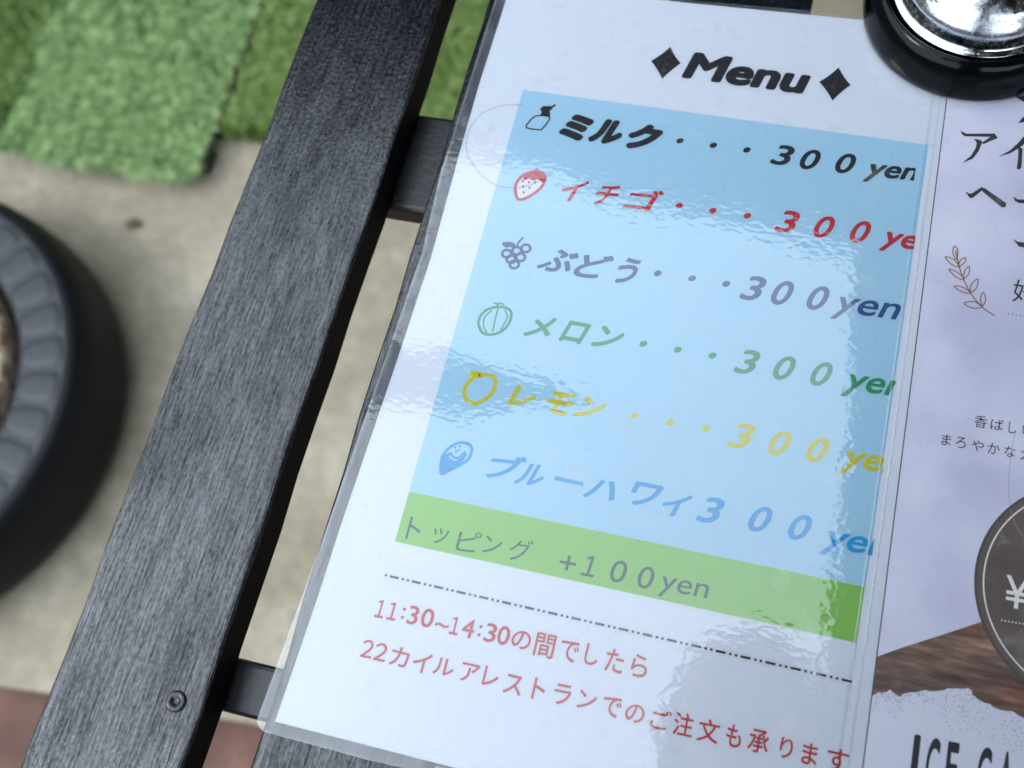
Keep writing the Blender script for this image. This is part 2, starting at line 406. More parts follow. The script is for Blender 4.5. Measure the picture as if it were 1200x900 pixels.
def glyph(t, bold):
    key = (t, bold)
    if key not in _glyphs:
        cu = bpy.data.curves.new('lettering', 'FONT'); cu.body = t; cu.resolution_u = 5
        ob = bpy.data.objects.new('lettering', cu); scn.collection.objects.link(ob)
        bpy.context.view_layer.update(); dg = bpy.context.evaluated_depsgraph_get()
        me = bpy.data.meshes.new_from_object(ob.evaluated_get(dg), depsgraph=dg)
        V = [(v.co.x, v.co.y) for v in me.vertices]; F = [tuple(p.vertices) for p in me.polygons]
        bpy.data.objects.remove(ob); bpy.data.curves.remove(cu); bpy.data.meshes.remove(me)
        xs = [v[0] for v in V]; ys = [v[1] for v in V]; x0, x1, y0, y1 = min(xs), max(xs), min(ys), max(ys)
        if bold > 0:                                       # heavier weight: the outline swept round a small circle
            VV, FF = [], []
            for k in range(10):
                a_ = 2*math.pi*k/10; VV += [(x+bold*math.cos(a_), y+bold*math.sin(a_), k*.004) for x, y in V]; FF += [tuple(i+k*len(V) for i in f) for f in F]
            x0 -= bold; x1 += bold; y0 -= bold; y1 += bold
        else: VV, FF = [(x, y, 0) for x, y in V], F
        _glyphs[key] = ([((x-x0)/(x1-x0), (y-(y0+y1)/2)/(y1-y0), z_) for x, y, z_ in VV], FF)
    return _glyphs[key]
def lettering(name, runs, z, mat, parent, clip=None, label=None):
    b = bmesh.new()
    for t, u0, v0, u1, v1, h, sh, bold in runs:
        if t == '.':
            P = disc((u0, v0), 1.28, 16, .95); vs = [b.verts.new(((x+(y-v0)*.3)*MM, y*MM, z*MM)) for x, y in P]; b.faces.new(vs); continue
        V, F = glyph(t, bold); ax, ay = u1-u0, v1-v0
        vs = [b.verts.new(((u0+ax*x+h*y*sh)*MM, (v0+ay*x+h*y)*MM, (z+z_)*MM)) for x, y, z_ in V]
        for f in F:
            try: b.faces.new([vs[i] for i in f])
            except ValueError: pass
    if clip is not None:
        bmesh.ops.bisect_plane(b, geom=b.verts[:]+b.edges[:]+b.faces[:], plane_co=(clip*MM, 0, 0), plane_no=(1, 0, 0), clear_outer=True)
    for f in b.faces:
        if f.normal.z < 0: f.normal_flip()
    o = from_bm(name, b, mat, parent)
    if label: o['label'] = label
    return o

RUNS = {
 'title': [('Menu', 59.74, 202.26, 105.23, 201.93, 12.62, 0.25, 0.045)],
 'black': [('ミ', 18.69, 167.98, 29.11, 167.77, 11.5, 0.3, 0.075), ('ル', 30.51, 168.11, 41.99, 167.72, 11.07, 0.3, 0.075), ('ク', 43.73, 167.89, 55.67, 167.72, 11.73, 0.3, 0.075), ('3', 97.76, 168.44, 104.22, 168.37, 8.78, 0.3, 0.02), ('0', 107.45, 168.24, 113.85, 168.17, 8.74, 0.3, 0.02), ('0', 119.97, 168.71, 126.3, 168.64, 8.69, 0.3, 0.02), ('yen', 130.66, 166.16, 148.01, 166.99, 7.9, 0.3, 0.025), ('.', 63.19, 168.4, 0, 0, 0, 0, 0), ('.', 75.51, 168.47, 0, 0, 0, 0, 0), ('.', 87.76, 168.51, 0, 0, 0, 0, 0)],
 'red': [('イ', 24.69, 141.02, 32.75, 140.95, 9.55, 0.3, 0.022), ('チ', 37.26, 140.82, 45.42, 141.33, 9.14, 0.3, 0.022), ('ゴ', 48.96, 141.04, 60.74, 141.83, 9.09, 0.3, 0.022), ('3', 103.75, 141.42, 110.03, 141.43, 9.21, 0.3, 0.018), ('0', 116.35, 141.56, 122.56, 141.57, 9.16, 0.3, 0.018), ('0', 128.79, 141.8, 134.92, 141.81, 9.11, 0.3, 0.018), ('ye', 139.61, 139.66, 151.16, 139.35, 8.01, 0.3, 0.022), ('.', 68.01, 141.3, 0, 0, 0, 0, 0), ('.', 80.14, 141.29, 0, 0, 0, 0, 0), ('.', 92.45, 141.33, 0, 0, 0, 0, 0)],
 'slate': [('ぶ', 23.73, 111.26, 36.18, 111.89, 9.4, 0.3, 0.03), ('ど', 37.02, 111.35, 48.47, 112.06, 10.02, 0.3, 0.03), ('う', 51.29, 111.88, 58.6, 112.2, 10.63, 0.3, 0.03), ('3', 96.25, 113.27, 102.72, 113.37, 9.77, 0.3, 0.018), ('0', 106.05, 113.32, 112.46, 113.41, 9.73, 0.3, 0.018), ('0', 118.16, 113.58, 124.5, 113.68, 9.68, 0.3, 0.018), ('yen', 127.23, 111.21, 148.13, 111.9, 8.93, 0.3, 0.012), ('.', 65.67, 113.05, 0, 0, 0, 0, 0), ('.', 77.84, 113.25, 0, 0, 0, 0, 0), ('.', 89.81, 113.3, 0, 0, 0, 0, 0)],
 'green': [('メ', 25.2, 84.86, 34.4, 85.11, 8.65, 0.3, 0.03), ('ロ', 38.04, 85.31, 45.92, 85.16, 8.28, 0.3, 0.03), ('ン', 49.28, 85.48, 58.61, 85.62, 8.56, 0.3, 0.03), ('3', 98.9, 85.45, 105.21, 85.63, 9.28, 0.3, 0.018), ('0', 111.1, 85.6, 117.33, 85.78, 9.23, 0.3, 0.018), ('0', 123.38, 85.8, 129.54, 85.98, 9.18, 0.3, 0.018), ('yen', 134.42, 83.58, 153.09, 84.1, 8.46, 0.3, 0.018), ('.', 66.13, 85.44, 0, 0, 0, 0, 0), ('.', 78.05, 85.56, 0, 0, 0, 0, 0), ('.', 89.97, 85.62, 0, 0, 0, 0, 0)],
 'yellow': [('レ', 25.73, 58.07, 34.18, 58.79, 7.93, 0.3, 0.03), ('モ', 38.12, 58.31, 47.16, 58.38, 8.19, 0.3, 0.03), ('ン', 49.04, 58.91, 57.96, 59.13, 7.85, 0.3, 0.03), ('3', 101.29, 58.95, 107.71, 59.21, 9.12, 0.3, 0.018), ('0', 113.7, 58.96, 120.05, 59.23, 9.07, 0.3, 0.018), ('0', 125.96, 58.98, 132.23, 59.24, 9.01, 0.3, 0.018), ('yen', 137.34, 56.74, 155.72, 57.32, 8.32, 0.3, 0.018), ('.', 68.32, 59.03, 0, 0, 0, 0, 0), ('.', 80.5, 59.01, 0, 0, 0, 0, 0), ('.', 92.41, 59.18, 0, 0, 0, 0, 0)],
 'blue': [('ブ', 23.9, 31.83, 35.59, 33.04, 8.72, 0.3, 0.03), ('ル', 34.81, 31.38, 43.64, 31.98, 7.8, 0.3, 0.03), ('ー', 46.94, 32.22, 56.72, 32.01, 1.44, 0.0, 0.015), ('ハ', 58.19, 31.22, 68.67, 31.84, 6.85, 0.3, 0.03), ('ワ', 72.48, 32.68, 81.82, 32.69, 8.23, 0.3, 0.03), ('イ', 83.5, 31.28, 91.57, 31.53, 8.17, 0.3, 0.03), ('3', 95.96, 31.82, 102.54, 32.18, 8.97, 0.3, 0.018), ('0', 111.6, 32.11, 118.07, 32.46, 8.9, 0.3, 0.018), ('0', 124.21, 32.09, 130.6, 32.43, 8.84, 0.3, 0.018), ('yen', 135.21, 29.12, 154.88, 29.47, 8.16, 0.3, 0.018)],
 'topping': [('ト', 3.0, 5.53, 7.49, 5.46, 7.55, 0, 0), ('ッ', 11.8, 4.91, 17.09, 5.03, 5.28, 0, 0), ('ピ', 20.37, 4.85, 28.01, 5.49, 6.92, 0, 0), ('ン', 29.15, 5.59, 35.22, 6.03, 5.79, 0, 0), ('グ', 37.81, 5.72, 45.23, 6.32, 7.14, 0, 0), ('+', 54.91, 5.13, 60.25, 5.27, 4.89, 0, -0.02), ('１', 62.69, 5.69, 66.88, 5.75, 6.78, 0.1, 0.008), ('0', 71.59, 5.94, 76.57, 6.04, 7.29, 0.1, 0.0), ('0', 80.47, 5.91, 85.42, 5.94, 7.26, 0.1, 0.0), ('yen', 87.67, 4.28, 102.8, 4.59, 6.65, 0.1, -0.0)],
 'hours': [('１', 0.13, -22.49, 3.03, -22.39, 5.83, 0, 0.01), ('１', 4.19, -22.35, 7.28, -22.25, 5.82, 0, 0.01), (':', 8.82, -22.19, 9.87, -22.16, 3.7, 0, 0.01), ('3', 10.93, -22.12, 14.37, -22.01, 6.07, 0, 0.01), ('0', 15.42, -21.97, 19.52, -21.83, 6.06, 0, 0.01), ('１', 25.4, -22.37, 28.24, -22.28, 5.76, 0, 0.01), ('4', 29.18, -22.26, 33.22, -22.14, 6.01, 0, 0.01), (':', 34.54, -22.1, 35.57, -22.07, 3.65, 0, 0.01), ('3', 36.69, -22.03, 40.42, -21.92, 5.99, 0, 0.01), ('0', 40.89, -21.91, 44.79, -21.8, 5.98, 0, 0.01), ('２', -0.9, -35.71, 2.93, -35.57, 5.68, 0, 0.01), ('２', 3.55, -35.71, 7.57, -35.62, 5.67, 0, 0.01), ('~', 20.36, -23.13, 24.85, -23.09, 1.31, 0, 0.01), ('の', 45.59, -21.99, 51.72, -21.96, 5.7, 0, 0.01), ('間', 53.13, -22.05, 59.48, -21.97, 7.48, 0, 0.01), ('で', 61.29, -21.83, 67.2, -22.1, 6.42, 0, 0.01), ('し', 69.22, -21.37, 73.4, -21.76, 6.4, 0, 0.01), ('た', 75.84, -21.74, 81.52, -21.77, 7.14, 0, 0.01), ('ら', 83.88, -21.5, 89.01, -21.65, 6.86, 0, 0.01), ('カ', 8.93, -35.67, 14.99, -35.79, 6.16, 0, 0.01), ('イ', 16.44, -35.87, 22.42, -35.86, 6.39, 0, 0.01), ('ル', 23.35, -35.64, 29.95, -35.48, 5.35, 0, 0.01), ('ア', 32.21, -35.5, 38.09, -35.5, 5.84, 0, 0.01), ('レ', 39.53, -35.16, 44.39, -35.11, 6.07, 0, 0.01), ('ス', 46.54, -35.95, 52.33, -35.94, 6.04, 0, 0.01), ('ト', 55.64, -35.44, 59.57, -35.32, 6.52, 0, 0.01), ('ラ', 62.33, -35.48, 67.71, -35.28, 6.24, 0, 0.01), ('ン', 69.88, -35.3, 75.75, -35.11, 5.47, 0, 0.01), ('で', 77.72, -35.56, 83.57, -35.49, 5.94, 0, 0.01), ('の', 84.99, -35.94, 90.77, -35.75, 5.42, 0, 0.01), ('ご', 92.9, -35.89, 98.91, -35.76, 5.89, 0, 0.01), ('注', 99.8, -35.68, 105.76, -35.55, 6.85, 0, 0.01), ('文', 107.24, -35.84, 113.64, -35.6, 6.82, 0, 0.01), ('も', 115.68, -35.5, 120.27, -35.42, 6.55, 0, 0.01), ('承', 122.29, -35.32, 128.37, -35.26, 6.76, 0, 0.01), ('り', 131.66, -35.36, 135.41, -35.21, 6.01, 0, 0.01), ('ま', 138.2, -35.42, 142.69, -35.47, 6.23, 0, 0.01), ('す', 145.4, -35.31, 151.58, -35.32, 6.68, 0, 0.01)],
 'cafe_small': [('香', 176.26, 79.03, 180.1, 79.03, 4.26, 0, -0.01), ('ば', 181.29, 79.03, 185.24, 79.06, 3.81, 0, -0.01), ('し', 186.83, 78.91, 189.2, 78.82, 3.8, 0, -0.01), ('い', 191.02, 78.9, 194.15, 78.94, 3.21, 0, -0.01)],
 'cafe_small_b': [('ま', 166.87, 70.69, 169.79, 70.7, 3.78, 0, -0.01), ('ろ', 171.25, 70.7, 174.42, 70.76, 3.77, 0, -0.01), ('や', 176.14, 70.67, 179.95, 70.71, 3.76, 0, -0.01), ('か', 181.14, 70.66, 184.8, 70.68, 3.75, 0, -0.01), ('な', 186.23, 70.68, 189.62, 70.65, 3.74, 0, -0.01), ('カ', 191.19, 70.53, 194.81, 70.55, 3.73, 0, -0.01)],
 'cafe_small_c': [('好', 183.94, 128.4, 191.59, 128.53, 8.65, 0, -0.01)],
 'cafe_title': [('I', 169.07, -30.65, 171.0, -30.55, 15.7, 0, 0.03), ('C', 173.15, -30.41, 176.75, -30.27, 15.66, 0, 0.03), ('E', 178.68, -30.3, 182.02, -30.23, 15.62, 0, 0.03), ('C', 187.44, -29.65, 191.21, -29.47, 15.56, 0, 0.03), ('A', 193.34, -29.44, 197.09, -29.26, 15.51, 0, 0.03)],
 'price_round': [('¥', 190.43, 25.53, 197.37, 25.73, 10.0, 0, 0.005)],
}
SHAPES = {
 'diam': [[(45.68, 201.88), (51.65, 209.43), (56.95, 202.51), (51.42, 194.43)], [(108.96, 202.13), (114.99, 209.67), (120.31, 202.57), (114.9, 194.64)]],
 'bottle_body': [(5.1, 165.67), (7.02, 169.87), (9.86, 170.92), (12.65, 170.78), (12.94, 169.18), (11.44, 165.26), (10.35, 164.6), (6.03, 164.57)],
 'bottle_cap': [(9.06, 170.78), (9.51, 172.42), (8.55, 173.63), (9.05, 175.08), (12.49, 175.74), (12.02, 173.8), (12.94, 172.0), (12.93, 170.64)],
 'bottle_straw': [(11.15, 171.81), (13.08, 175.73), (14.0, 176.47)],
 'straw_out': [(7.56, 137.5), (7.42, 140.72), (8.99, 144.07), (12.05, 145.99), (15.66, 146.33), (17.3, 144.56), (17.15, 141.01), (15.25, 137.73), (12.1, 134.61), (9.48, 133.97)],
 'straw_top': [(8.99, 144.07), (12.05, 145.99), (15.66, 146.33), (17.38, 144.57), (16.76, 142.33), (14.72, 143.37), (13.48, 142.42), (11.32, 143.26), (9.8, 142.06)],
 'straw_stem': [(14.52, 145.95), (13.42, 147.82), (12.54, 146.36)],
 'straw_seeds': [(9.44, 141.54), (11.9, 141.5), (14.1, 141.87), (10.14, 139.34), (12.6, 139.3), (10.95, 136.98)],
 'hair_a': [(1.69, 174.19), (-3.39, 173.57), (-8.82, 171.51), (-12.99, 167.88), (-15.53, 162.87), (-16.07, 156.18), (-14.22, 149.76), (-10.5, 145.16), (-6.26, 141.64), (-2.29, 139.05), (2.14, 137.86), (6.21, 138.01), (9.3, 138.73), (12.22, 140.16), (15.72, 142.62), (18.33, 145.39), (19.41, 147.72), (20.68, 149.99)],
 'grapes': [(10.86, 111.02), (14.19, 112.8), (17.21, 114.37), (12.96, 109.12), (16.17, 110.49), (14.63, 107.24)],
 'grape_leaf': [(8.17, 114.95), (9.88, 115.81), (12.41, 115.71), (13.56, 114.5), (13.1, 113.47), (11.55, 113.98), (10.12, 113.4), (9.02, 113.84)],
 'grape_stem': [(13.92, 114.17), (14.04, 116.32), (15.27, 118.61)],
 'melon_out': [(8.55, 80.52), (7.54, 82.57), (7.69, 85.24), (9.14, 87.78), (11.88, 89.44), (15.59, 89.98), (17.99, 88.7), (18.5, 85.79), (17.75, 82.65), (15.64, 80.01), (12.51, 78.67), (10.01, 78.93)],
 'melon_i1': [(11.15, 88.16), (9.21, 84.77), (9.93, 81.16), (11.67, 79.25)],
 'melon_i2': [(15.56, 89.22), (17.11, 86.65), (16.58, 83.18), (15.88, 80.43)],
 'melon_mid': [(13.1, 89.29), (13.15, 84.4), (13.43, 79.96)],
 'melon_stem': [(13.08, 89.66), (12.22, 90.87), (10.94, 90.93)],
 'melon_stem2': [(12.22, 90.87), (13.85, 91.33), (14.9, 90.77)],
 'lemon_out': [(14.05, 52.56), (11.18, 53.13), (9.51, 55.08), (9.24, 57.9), (10.49, 61.03), (12.74, 62.92), (15.59, 63.85), (18.13, 63.26), (19.28, 60.61), (18.87, 57.66), (17.45, 55.23), (15.24, 53.23)],
 'lemon_leaf': [(8.87, 62.74), (9.77, 63.79), (12.06, 64.24), (13.91, 63.73), (15.11, 63.03), (13.28, 62.16), (10.92, 61.99)],
 'tear_out': [(9.22, 25.69), (8.16, 28.88), (8.0, 31.94), (9.21, 34.95), (11.62, 37.32), (14.44, 38.1), (16.7, 37.18), (17.29, 34.89), (16.62, 32.35), (14.28, 29.81), (11.54, 27.53)],
 'tear_fill': [(9.31, 25.37), (8.16, 28.88), (8.12, 31.48), (9.01, 33.18), (10.02, 32.7), (10.46, 31.55), (12.61, 31.04), (14.49, 32.8), (15.39, 34.5), (16.11, 34.3), (15.15, 31.57), (13.13, 29.09), (11.04, 26.89)],
 'tear_w': [(9.6, 32.27), (10.29, 33.45), (11.6, 32.34), (13.27, 32.34), (14.52, 33.98), (15.22, 35.15)],
 'tear_dots': [(11.36, 35.74), (12.87, 36.4), (12.03, 34.5), (12.85, 35.22)],
 'dash': [(-1.32, -11.51), (151.19, -11.89)],
 'A_bar': [(160.83, 189.04), (161.89, 188.48), (162.82, 188.04), (171.76, 189.52), (172.32, 189.83), (173.82, 188.04), (169.13, 184.58), (168.5, 184.98), (171.14, 188.04), (162.64, 186.85), (161.52, 187.46)],
 'A_leg': [(165.64, 186.18), (167.68, 186.3), (168.74, 185.6), (167.84, 181.47), (166.15, 177.94), (162.77, 175.58), (165.45, 179.12), (166.73, 182.73), (166.76, 184.91)],
 'I_fall': [(174.63, 180.24), (178.38, 183.6), (180.85, 187.26), (183.96, 193.07), (186.03, 192.46), (183.75, 188.46), (181.69, 185.45), (178.49, 182.32)],
 'I_leg': [(180.87, 185.6), (182.43, 184.85), (182.66, 177.17), (182.02, 176.0), (181.13, 176.35), (181.24, 180.49)],
 'H_': [(164.88, 164.23), (166.4, 163.44), (167.34, 163.82), (170.11, 166.75), (171.27, 166.53), (178.84, 161.78), (178.85, 160.26), (177.59, 159.76), (170.35, 165.39), (167.7, 161.92), (166.68, 161.74)],
 'bar': [(180.84, 164.91), (182.45, 163.94), (187.93, 164.62), (189.7, 163.68), (188.06, 163.05), (183.02, 162.51), (181.67, 163.11)],
 'top1': [(177.89, 206.62), (181.34, 207.55), (184.52, 208.05), (184.81, 204.38), (181.27, 204.7)],
 'top2': [(180.0, 195.34), (181.25, 197.89), (184.46, 201.36), (184.69, 198.46), (181.97, 196.18)],
 'row3': [(182.27, 148.02), (183.73, 147.27), (190.15, 147.08), (190.27, 145.43), (184.45, 145.38)],
 'branch': [(164.05, 140.17), (166.05, 133.79), (167.92, 129.36), (170.63, 124.74), (174.62, 120.32), (178.98, 117.76)],
 'leaves': [[(164.65, 136.75), (163.29, 139.32), (163.54, 141.8), (164.88, 140.32)], [(165.76, 134.14), (163.44, 134.52), (160.97, 137.08), (163.82, 136.59)], [(165.84, 134.16), (165.95, 136.48), (167.65, 138.0), (167.51, 136.06)], [(167.9, 129.56), (165.35, 129.88), (162.72, 132.58), (165.75, 131.74)], [(167.96, 129.86), (167.83, 132.82), (169.14, 134.86), (169.25, 132.09)], [(170.47, 124.71), (167.55, 124.75), (165.03, 126.45), (168.21, 126.45)], [(170.59, 125.13), (170.61, 128.38), (172.41, 130.49), (172.31, 127.22)], [(174.7, 120.33), (171.82, 119.3), (168.81, 120.49), (172.0, 121.77)], [(174.84, 120.65), (173.95, 123.11), (174.52, 125.86), (175.57, 123.42)]],
 'dots': [(183.35, 119.23), (192.31, 119.33)],
 'dots2': [(190.26, 16.17), (200.3, 16.59)],
 'wood': [(155.06, -2.83), (163.3, 1.92), (175.07, 8.79), (184.23, 14.29), (203.25, 26.23)],
 'torn': [(155.07, -14.71), (157.61, -13.1), (158.88, -13.31), (160.7, -11.87), (162.54, -12.72), (163.84, -13.18), (165.38, -11.55), (168.0, -10.69), (170.86, -9.77), (173.99, -9.04), (176.81, -7.88), (179.18, -7.08), (181.57, -6.52), (183.27, -6.38), (184.13, -7.7), (185.93, -8.8), (189.17, -9.8), (192.12, -10.37), (194.99, -10.2), (197.18, -10.68), (199.62, -11.35), (206.05, -11.57)],
 'hair_b': [(189.0, 78.04), (188.33, 70.53), (188.3, 61.8), (189.28, 53.43), (191.0, 48.16), (193.34, 44.47), (196.02, 42.56)],
 'circ': [(181.23, 30.0)],
}


# ------------------------------------------------------------------ left sheet: laminated shaved ice menu
me_ = empty('menu_sheet', (0, 0, TOP), 'laminated white sheet headed Menu with a light blue price list and a green strip', 'menu')
def slab(poly, z0, z1, name, mat, parent, bev=0):
    b = sheet('s', [(x*MM, y*MM) for x, y in poly], z0*MM, z1*MM, None)
    return from_bm(name, b, mat, parent)
PZ = 0.0           # print height (mm above the fitted plane)
left_edge = [(-17.0, 225), (-17.6, 180), (-17.2, 148), (-16.2, 105), (-17.4, 60), (-19.6, 0), (-20.0, -23.4), (-21.6, -64.0)]
slab([(157.5, 233.5), (60, 231.2), (-16.9, 230.0)] + left_edge[1:] + [(60, -64.0), (157.5, -52)], -.35, -.05, 'paper', M_PAPER, me_)
# printed panels
flat('blue_panel', [[(0, 17.6), (149.6, 17.6), (150.6, 181.2), (0, 181.3)]], PZ-.02, M_BLUE, me_)
flat('green_strip', [[(0, 0), (149.2, 0), (149.5, 17.55), (0, 17.55)]], PZ-.02, M_GREEN, me_)
lettering('title_lettering', RUNS['title'], PZ+.02, M_INK['title'], me_)
def diamond(P):
    out = []
    c = np.mean(P, axis=0)
    for i in range(4):
        a, b_ = np.array(P[i]), np.array(P[(i+1) % 4]); mid = (a+b_)/2; mid = mid+(c-mid)*.13
        for k in range(5):
            t = k/5; q = (1-t)**2*a+2*t*(1-t)*mid+t*t*b_; out.append(tuple(q))
    return out
flat('diamond_mark', [diamond(SHAPES['diam'][0])], PZ+.02, M_INK['title'], me_)
flat('diamond_mark', [diamond(SHAPES['diam'][1])], PZ+.02, M_INK['title'], me_)
names = {'black': 'black price line for milk', 'red': 'red price line for strawberry', 'slate': 'slate blue price line for grape',
         'green': 'green price line for melon', 'yellow': 'yellow price line for lemon', 'blue': 'bright blue price line'}
for k, lb in names.items():
    lettering('price_lettering', RUNS[k], PZ+.03, M_INK[k], me_, 147.3 if k == 'black' else 150.4, lb)
lettering('topping_lettering', RUNS['topping'], PZ+.03, M_INK['topping'], me_)
lettering('opening_hours_lettering', RUNS['hours'], PZ+.03, M_INK['hours'], me_)
# dash dot dot rule
(x0, y0), (x1, y1) = SHAPES['dash']; Ln = math.hypot(x1-x0, y1-y0); per = Ln/20.0; q = []
def seg(a, b_, w):
    ux, uy = (x1-x0)/Ln, (y1-y0)/Ln
    return [(x0+ux*a-uy*w/2, y0+uy*a+ux*w/2), (x0+ux*a+uy*w/2, y0+uy*a-ux*w/2), (x0+ux*b_+uy*w/2, y0+uy*b_-ux*w/2), (x0+ux*b_-uy*w/2, y0+uy*b_+ux*w/2)]
for i in range(21):
    s0 = i*per - per*.62
    for a, b_ in ((0, .40), (.54, .64), (.77, .87)):
        A, Bq = s0+a*per, s0+b_*per
        if A >= 0 and Bq <= Ln: q.append(seg(A, Bq, .75))
flat('dashed_rule', q, PZ+.03, M_INK['title'], me_)
S = SHAPES
# icons: milk bottle, strawberry, grapes, melon, lemon, ice drop
flat('milk_bottle_icon', ribbon(S['bottle_body'], .55, True)+[S['bottle_cap']]+ribbon(S['bottle_straw'], .8, smooth=False), PZ+.03, M_INK['black'], me_)
o = flat('strawberry_icon', ribbon(S['straw_out'], 1.15, True)+[S['straw_top']]+ribbon(S['straw_stem'], .5)+[disc(c, .52, 8) for c in S['straw_seeds']], PZ+.035, M_INK['red'], me_)
flat('strawberry_fill', [curve_pts(S['straw_out'], 4, True)], PZ+.005, M_INK['pale'], o)
flat('grape_icon', sum([ribbon(disc(c, 1.65, 14, .95), 1.0, True, False) for c in S['grapes']], [])+[curve_pts(S['grape_leaf'], 3, True)]+ribbon(S['grape_stem'], .7), PZ+.03, M_INK['slate'], me_)
flat('melon_icon', ribbon(S['melon_out'], .95, True)+ribbon(S['melon_i1'], .5)+ribbon(S['melon_i2'], .5)+ribbon(S['melon_mid'], .55)+ribbon(S['melon_stem'], .6)+ribbon(S['melon_stem2'], .6), PZ+.03, M_INK['green'], me_)
flat('lemon_icon', ribbon(S['lemon_out'], 1.3, True)+[curve_pts(S['lemon_leaf'], 3, True)], PZ+.03, M_INK['yellow'], me_)
o = flat('ice_drop_icon', ribbon(S['tear_out'], 1.0, True)+[S['tear_fill']]+ribbon(S['tear_w'], .8)+[disc(c, .45, 8) for c in S['tear_dots']], PZ+.03, M_INK['blue'], me_)

# clear laminating film over the paper, with its welded border
def film_mesh(poly, z, name, mat, parent):
    b = bmesh.new(); vs = [b.verts.new((x*MM, y*MM, z*MM)) for x, y in poly]; b.faces.new(vs)
    bmesh.ops.triangulate(b, faces=b.faces[:])
    for f in b.faces:
        if f.normal.z < 0: f.normal_flip()
    return from_bm(name, b, mat, parent)
def arc(cx, cy, r, a0, a1, n=8): return [(cx+r*math.cos(math.radians(a0+(a1-a0)*i/n)), cy+r*math.sin(math.radians(a0+(a1-a0)*i/n))) for i in range(n+1)]
film_out = [(-21.4, 232)] + [(-22.1, 141), (-20.0, 105), (-21.8, 60), (-24.0, 0), (-25.2, -24.5)] + arc(-23.2, -63.6, 4.2, 180, 275) + [(10.4, -68.0), (80, -66.5), (155.9, -60), (154.5, 236.4), (60, 232.8)]
film_mesh(film_out, .22, 'laminating_film', M_FILM, me_)
def mat_milky():
    t = NT('milky_film_border'); df = t.add('BsdfDiffuse'); df.inputs['Color'].default_value = (.66, .74, .82, 1); tr = t.add('BsdfTransparent')
    mx = t.add('MixShader'); t.l.new(t.ramp(t.noise(60, 4), [(.3, .07), (.7, .20)]), mx.inputs[0]); t.l.new(tr.outputs[0], mx.inputs[1]); t.l.new(df.outputs[0], mx.inputs[2])
    t.l.new(mx.outputs[0], t.out.inputs[0]); return t.m
film_mesh(film_out, -.37, 'film_border', mat_milky(), me_)
def offset_ribbon(path, w, z, name, mat, h=.12):
    """raised low bead along a path"""
    P = path; b = bmesh.new(); prev = None
    for i in range(len(P)):
        a = P[max(i-1, 0)]; c = P[min(i+1, len(P)-1)]; dx, dy = c[0]-a[0], c[1]-a[1]; q_ = math.hypot(dx, dy) or 1
        nx, ny = -dy/q_, dx/q_; row = []
        for s_, hh in ((-.5, 0), (-.2, 1), (.2, 1), (.5, 0)):
            row.append(b.verts.new(((P[i][0]+nx*w*s_)*MM, (P[i][1]+ny*w*s_)*MM, (z+hh*h)*MM)))
        if prev:
            for k in range(3): b.faces.new((prev[k], prev[k+1], row[k+1], row[k]))
        prev = row
    bmesh.ops.recalc_face_normals(b, faces=b.faces)
    for f in b.faces:
        if f.normal.z < 0: f.normal_flip()
    return from_bm(name, b, mat, me_, smooth=True)
edge_path = film_out[0:6]+arc(-23.2, -63.6, 4.2, 180, 275)+[(10.4, -68.0), (80, -66.5), (154.6, -60)]
#offset_ribbon([(x+.5, y) for x, y in edge_path[:-3]]+[(x, y+.4) for x, y in edge_path[-3:]], .7, .22, 'film_edge', M_RIM, .01)
offset_ribbon([(148.6, -58), (149.3, 60), (150.0, 232)], 1.0, .23, 'film_ridge', M_FILM, .02)
offset_ribbon([(151.6, -58), (152.0, 60), (152.6, 233)], .8, .23, 'film_ridge', M_FILM, .025)

# ------------------------------------------------------------------ right sheet: cafe poster
ps = empty('cafe_sheet', (.2, .08, TOP), 'lavender white cafe sheet with a printed wooden board, round brown price mark and leaf sprig', 'menu')
class Off:  # children of ps are given in the table frame
    pass
pz = -.02
def rel(o): o.location = (-.2, -.08, 0); return o
M_LAV = (lambda t: t.pbr(Base_Color=t.ramp(t.noise(22, 3, .5), [(.35, (.55, .54, .68)), (.52, (.64, .635, .76)), (.68, (.71, .705, .80))]), Roughness=.5, Specular_IOR_Level=.3))(NT('lavender_print'))
def mat_print_wood():
    t = NT('printed_wood_photo')
    v = t.mapping((55, 330, 1), (0, 0, -.30)); n = t.noise(1, 6, .65, v, .5); n2 = t.noise(1, 3, .5, t.mapping((18, 90, 1), (0, 0, -.30)))
    warm = t.noise(28, 3)
    dark = t.ramp(t.math('ADD', t.math('MULTIPLY', n, .6), t.math('MULTIPLY', n2, .4)), [(.33, (.032, .016, .012)), (.48, (.13, .075, .055)), (.60, (.24, .15, .11)), (.72, (.42, .30, .23))])
    hot = t.ramp(t.math('ADD', t.math('MULTIPLY', n, .6), t.math('MULTIPLY', n2, .4)), [(.33, (.05, .02, .015)), (.5, (.24, .11, .06)), (.66, (.62, .36, .24))])
    return t.pbr(Base_Color=t.mixc(t.ramp(warm, [(.45, 0.0), (.62, 1.0)]), dark, hot), Roughness=.5, Specular_IOR_Level=.25)
M_PW = mat_print_wood()
line = lambda v: 154.4 + (201-v)*(155.4-154.4)/237
rel(slab([(154.5, 233), (155.7, -62), (372, -62), (372, 233)], -.30, -.03, 'paper', M_LAV, ps))
rel(flat('border_shadow_line', [[(154.35, 236), (155.75, -62.5), (156.05, -62.5), (154.65, 236)]], .25, M_INK['cafe'], ps))  # dark border that also paints the contact shadow at the sheet join
wd = S['wood']; tn = S['torn']
rel(flat('wood_photo', [[(155.7, wd[0][1])] + wd[1:] + [(372, wd[-1][1]+26), (372, tn[-1][1]-10)] + [tn[-1]] + tn[-2:0:-1] + [(155.8, tn[0][1])]], pz+.005, M_PW, ps))
